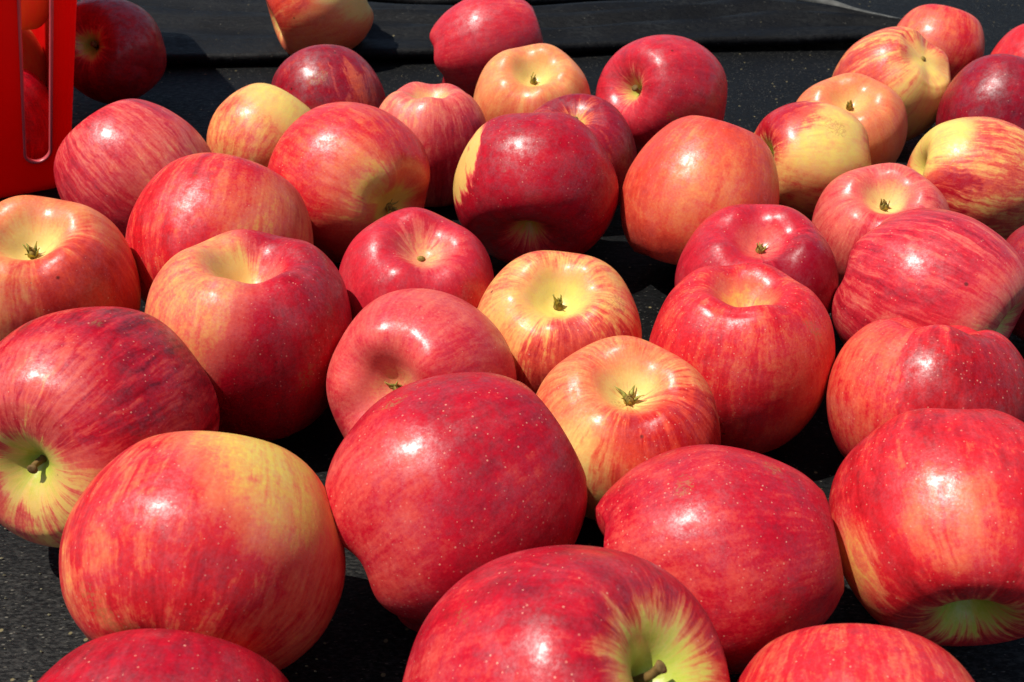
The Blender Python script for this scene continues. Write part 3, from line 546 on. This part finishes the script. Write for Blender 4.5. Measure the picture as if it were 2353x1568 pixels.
    {'loc': (0.18465, 0.47229, 0.0333), 'R': 0.03363, 'seed': 199, 'asp': 0.9816, 'con': 0, 'lob': 0.03, 'tilt': 0.0, 'sd': 1, 'cd': 1.2, 'cw': 0.8, 'rnd': 0.0, 'M': [0.0, 0.98906, 0.14748, 0.93566, -0.05205, 0.34906, 0.35292, 0.13799, -0.92542], 'look': ('pink', 0.44, 0.16, 7, 0.2, 1, 0.95, [(-0.815, 0.071, -0.575, 0.8, 0.3, -0.15, 1.0)], 0.3), 'parts': 'calyx', 'label': 'rosy apple with a golden hollow and dark hooked sepals, left of the yellow striped apple'},
    {'loc': (0.1119, 0.42089, 0.03384), 'R': 0.03591, 'seed': 206, 'asp': 0.9732, 'con': 0, 'lob': 0.03, 'tilt': 0.0, 'sd': 1, 'cd': 1, 'cw': 0.8, 'rnd': 0.0, 'M': [0.0, 0.99769, 0.06795, 0.94791, -0.02165, 0.31781, 0.31854, 0.06441, -0.94572], 'look': ('pink', 0.72, 0.1, 6, 0.18, 1, 0.75, [(-0.6, 0.649, -0.466, 0.72, 0.3, -0.3, 1.0)], 0.4), 'parts': 'calyx', 'label': 'pinkish crimson apple with green spread sepals, behind the tall red apple with an open top'},
    {'loc': (0.18275, 0.39501, 0.0394), 'R': 0.03926, 'seed': 213, 'asp': 1.0026, 'con': 0, 'lob': 0.03, 'tilt': 0.0, 'sd': 1, 'cd': 1, 'cw': 0.8, 'rnd': 0.0, 'M': [0.67292, 0.06702, 0.73668, 0.73972, -0.06097, -0.67015, 0.0, 0.99589, -0.0906], 'look': ('pink', 0.64, 0.28, 8, 0.24, 0.8, 0.5, [(-0.284, 0.116, 0.952, 0.78, 0.3, 0.3, 1.0)], 0.6), 'parts': '', 'label': 'big streaked red apple at the right whose stem hollow turns to the lower right'},
    {'loc': (0.0197, 0.37739, 0.03339), 'R': 0.03517, 'seed': 220, 'asp': 0.954, 'con': 0, 'lob': 0.03, 'tilt': 0.0, 'sd': 1, 'cd': 1.2, 'cw': 0.8, 'rnd': 0.0, 'M': [0.0, 0.99936, 0.03584, 0.92657, -0.01348, 0.37589, 0.37613, 0.03321, -0.92597], 'look': ('yellow', 0.45, 0.2, 8, 0.24, 1, 1.1, [(-0.913, 0.283, -0.293, 0.7, 0.35, -0.34, 1.0), (-0.64, -0.535, -0.552, 0.75, 0.3, 0.1, 1.0)], 0.8), 'parts': 'calyx', 'label': 'yellow and orange apple with a green tuft of sepals, in the very middle'},
    {'loc': (-0.03447, 0.3337, 0.03752), 'R': 0.03653, 'seed': 227, 'asp': 0.9683, 'con': 0, 'lob': 0.03, 'tilt': 0.0, 'sd': 1, 'cd': 1, 'cw': 0.8, 'rnd': 0.0, 'M': [-0.92216, 0.17763, 0.34362, 0.38681, 0.42346, 0.81918, 0.0, 0.88833, -0.4592], 'look': ('pink', 0.52, 0.1, 7, 0.18, 1, 0.55, [(-0.895, -0.167, -0.413, 0.75, 0.4, -0.1, 1.0)], 0.4), 'parts': 'calyx', 'label': 'salmon pink apple lying tilted with its sepals facing the lower left'},
    {'loc': (0.04146, 0.30655, 0.03495), 'R': 0.03487, 'seed': 234, 'asp': 0.9014, 'con': 0, 'lob': 0.03, 'tilt': 0.0, 'sd': 1, 'cd': 1.25, 'cw': 0.8, 'rnd': 0.0, 'M': [0.0, 0.99984, -0.01784, 0.97242, 0.00416, 0.23321, 0.23325, -0.01735, -0.97226], 'look': ('orange', 0.46, 0.2, 8, 0.2, 1, 1.1, [(-0.837, -0.526, -0.148, 0.76, 0.25, 0.34, 1.0), (-0.757, 0.47, -0.455, 0.66, 0.4, -0.42, 1.0)], 1.1), 'parts': 'calyx', 'label': 'orange apple with tall dry sepals and a yellow lower left side'},
    {'loc': (0.09187, 0.35332, 0.03633), 'R': 0.03655, 'seed': 241, 'asp': 1.0587, 'con': 0, 'lob': 0.03, 'tilt': 0.0, 'sd': 1, 'cd': 1.45, 'cw': 0.8, 'rnd': 0.0, 'M': [0.0, 0.99993, 0.01208, 0.99959, 0.00035, -0.02868, -0.02869, 0.01208, -0.99952], 'look': ('red', 0.64, 0.14, 7, 0.24, 1, 1.0, [(-0.652, 0.757, -0.038, 0.8, 0.3, 0.15, 1.0)], 1.1), 'parts': '', 'label': 'tall red apple with an empty pale yellow hollow on top, right of centre'},
    {'loc': (0.15758, 0.3232, 0.03612), 'R': 0.03729, 'seed': 248, 'asp': 0.9187, 'con': 0, 'lob': 0.035, 'tilt': 0.0, 'sd': 1, 'cd': 1, 'cw': 0.8, 'rnd': 0.0, 'M': [0.97516, -0.19538, -0.10436, -0.22151, -0.86014, -0.45944, 0.0, 0.47115, -0.88206], 'look': ('red', 0.62, 0.14, 6, 0.2, 1, 0.5, [(0.416, 0.87, -0.264, 0.7, 0.3, -0.25, 1.0), (-0.788, 0.587, -0.185, 0.75, 0.3, 0.12, 1.0)], 0.9), 'parts': '', 'label': 'wide red apple at the right edge with a lumpy top, under the streaked one'},
    {'loc': (-0.01691, 0.25979, 0.04493), 'R': 0.04102, 'seed': 255, 'asp': 1.0693, 'con': 0, 'lob': 0.032, 'tilt': 0.0, 'sd': 0.4, 'cd': 1, 'cw': 0.8, 'rnd': 0.13, 'M': [-0.02269, 0.58784, 0.80866, -0.67534, -0.60543, 0.42115, 0.73715, -0.53657, 0.41073], 'look': ('crimson', 0.7, 0.1, 6, 0.24, 1, 0.5, [(0.659, -0.285, -0.696, 0.7, 0.4, 0.18, 1.0)], 1.4), 'parts': '', 'label': 'big crimson speckled apple at the centre front with a notched lower left end'},
    {'loc': (0.06519, 0.24094, 0.03574), 'R': 0.03585, 'seed': 262, 'asp': 1.1267, 'con': 0.06, 'lob': 0.03, 'tilt': 0.0, 'sd': 0.1, 'cd': 0.4, 'cw': 0.8, 'rnd': 0.17, 'M': [-0.03656, -0.14878, 0.98819, 0.99933, -0.00544, 0.03615, 0.0, 0.98886, 0.14888], 'look': ('crimson', 0.64, 0.1, 6, 0.26, 1, 0.5, [(-0.676, 0.599, -0.429, 0.75, 0.4, 0.08, 1.0)], 1.4), 'parts': '', 'label': 'rose red speckled apple with a pointed left end, in front of the orange apple'},
    {'loc': (0.14159, 0.25061, 0.0396), 'R': 0.03745, 'seed': 269, 'asp': 1.003, 'con': 0, 'lob': 0.03, 'tilt': 0.0, 'sd': 1.1, 'cd': 1, 'cw': 0.65, 'rnd': 0.0, 'M': [0.99648, -0.02774, -0.07912, -0.08384, -0.32968, -0.94036, 0.0, 0.94369, -0.33084], 'look': ('red', 0.7, 0.2, 6, 0.26, 1.3, 0.5, [(-0.329, 0.859, 0.391, 0.92, 0.16, 0.3, 0.5), (-0.913, -0.037, 0.407, 0.92, 0.1, 0.42, 0.6), (0.773, 0.389, 0.501, 0.9, 0.08, 0.4, 0.6)], 0.9), 'parts': '', 'label': 'bright red apple at the right edge, its green hollow turned down'},
    {'loc': (0.01322, 0.17735, 0.0446), 'R': 0.04166, 'seed': 276, 'asp': 1.0224, 'con': 0, 'lob': 0.03, 'tilt': 0.0, 'sd': 0.78, 'cd': 1, 'cw': 0.62, 'rnd': 0.0, 'M': [0.40123, -0.64521, 0.65017, 0.91598, 0.28262, -0.2848, 0.0, 0.70981, 0.70439], 'look': ('crimson', 0.7, 0.16, 5, 0.22, 1.45, 0.5, [(-0.747, 0.665, -0.01, 0.8, 0.3, 0.1, 1.0)], 0.9), 'parts': 'stem', 'label': 'red apple at the bottom centre with a bright green hollow and a short brown stem', 'stem': {'Lg': 0.0115, 'lean': (0.1, 0.1), 'r': 0.0012}},
    {'loc': (0.088, 0.16616, 0.03602), 'R': 0.03544, 'seed': 283, 'asp': 0.9936, 'con': 0, 'lob': 0.03, 'tilt': 0.0, 'sd': 1, 'cd': 1, 'cw': 0.8, 'rnd': 0.0, 'M': [-0.98045, -0.06422, 0.18601, 0.19679, -0.31996, 0.92677, 0.0, 0.94525, 0.32634], 'look': ('red', 0.6, 0.18, 7, 0.24, 1, 0.5, [], 0.9), 'parts': '', 'label': 'red apple cut off at the bottom right, covering a green hollow behind it'},
    {'loc': (-0.29357, 0.75772, 0.03946), 'R': 0.03799, 'seed': 290, 'asp': 0.9976, 'con': 0, 'lob': 0.03, 'tilt': 0.0, 'sd': 1, 'cd': 1, 'cw': 0.6, 'rnd': 0.0, 'M': [0.99183, 0.04972, -0.11749, -0.12758, 0.3865, -0.91342, 0.0, 0.92095, 0.38969], 'look': ('red', 0.82, 0.14, 5, 0.25, 1.05, 0.5, [], 0), 'parts': 'stem', 'label': 'shaded dark apple behind the red bucket'},
    {'loc': (0.25778, 0.42237, 0.03258), 'R': 0.03198, 'seed': 297, 'asp': 0.9858, 'con': 0, 'lob': 0.03, 'tilt': 0.0, 'sd': 1, 'cd': 1, 'cw': 0.8, 'rnd': 0.0, 'M': [-0.97997, -0.13777, 0.14377, 0.19912, -0.67804, 0.70754, 0.0, 0.722, 0.6919], 'look': ('maroon', 0.66, 0.1, 6, 0.2, 1, 0.5, [], 0.2), 'parts': '', 'label': 'dark red apple almost hidden behind the streaked one at the right edge'},
    {'loc': (-0.3214, 0.6301, 0.034), 'R': 0.034, 'seed': 501, 'asp': 1.0, 'con': 0, 'lob': 0.03, 'tilt': 0.0, 'sd': 1, 'cd': 1, 'cw': 0.8, 'rnd': 0.0, 'M': [1, 0, 0, 0, 1, 0, 0, 0, 1], 'look': ('crimson', 0.75, 0.15, 6, 0.2, 1, 0.5, [], 0), 'parts': '', 'label': 'dark red apple low inside the bucket, seen through the slot', 'group': 'apples inside the red bucket'},
    {'loc': (-0.3498, 0.692, 0.05), 'R': 0.034, 'seed': 502, 'asp': 1.0, 'con': 0, 'lob': 0.03, 'tilt': 0.0, 'sd': 1, 'cd': 1, 'cw': 0.8, 'rnd': 0.0, 'M': [1, 0, 0, 0, 1, 0, 0, 0, 1], 'look': ('orange', 0.14, 0.15, 6, 0.2, 1, 0.5, [], 0), 'parts': '', 'label': 'golden orange apple inside the bucket, in the middle of the slot', 'group': 'apples inside the red bucket'},
    {'loc': (-0.3215, 0.6686, 0.11), 'R': 0.034, 'seed': 503, 'asp': 1.0, 'con': 0, 'lob': 0.03, 'tilt': 0.0, 'sd': 1, 'cd': 1, 'cw': 0.8, 'rnd': 0.0, 'M': [1, 0, 0, 0, 1, 0, 0, 0, 1], 'look': ('yellow', 0.12, 0.15, 6, 0.2, 1, 0.5, [], 0), 'parts': '', 'label': 'pale apple high inside the bucket, at the top of the slot', 'group': 'apples inside the red bucket'},
]
for row in APPLES:
    build_apple(row, row['label'], row.get('group', 'apples scattered on the black rubber floor'))
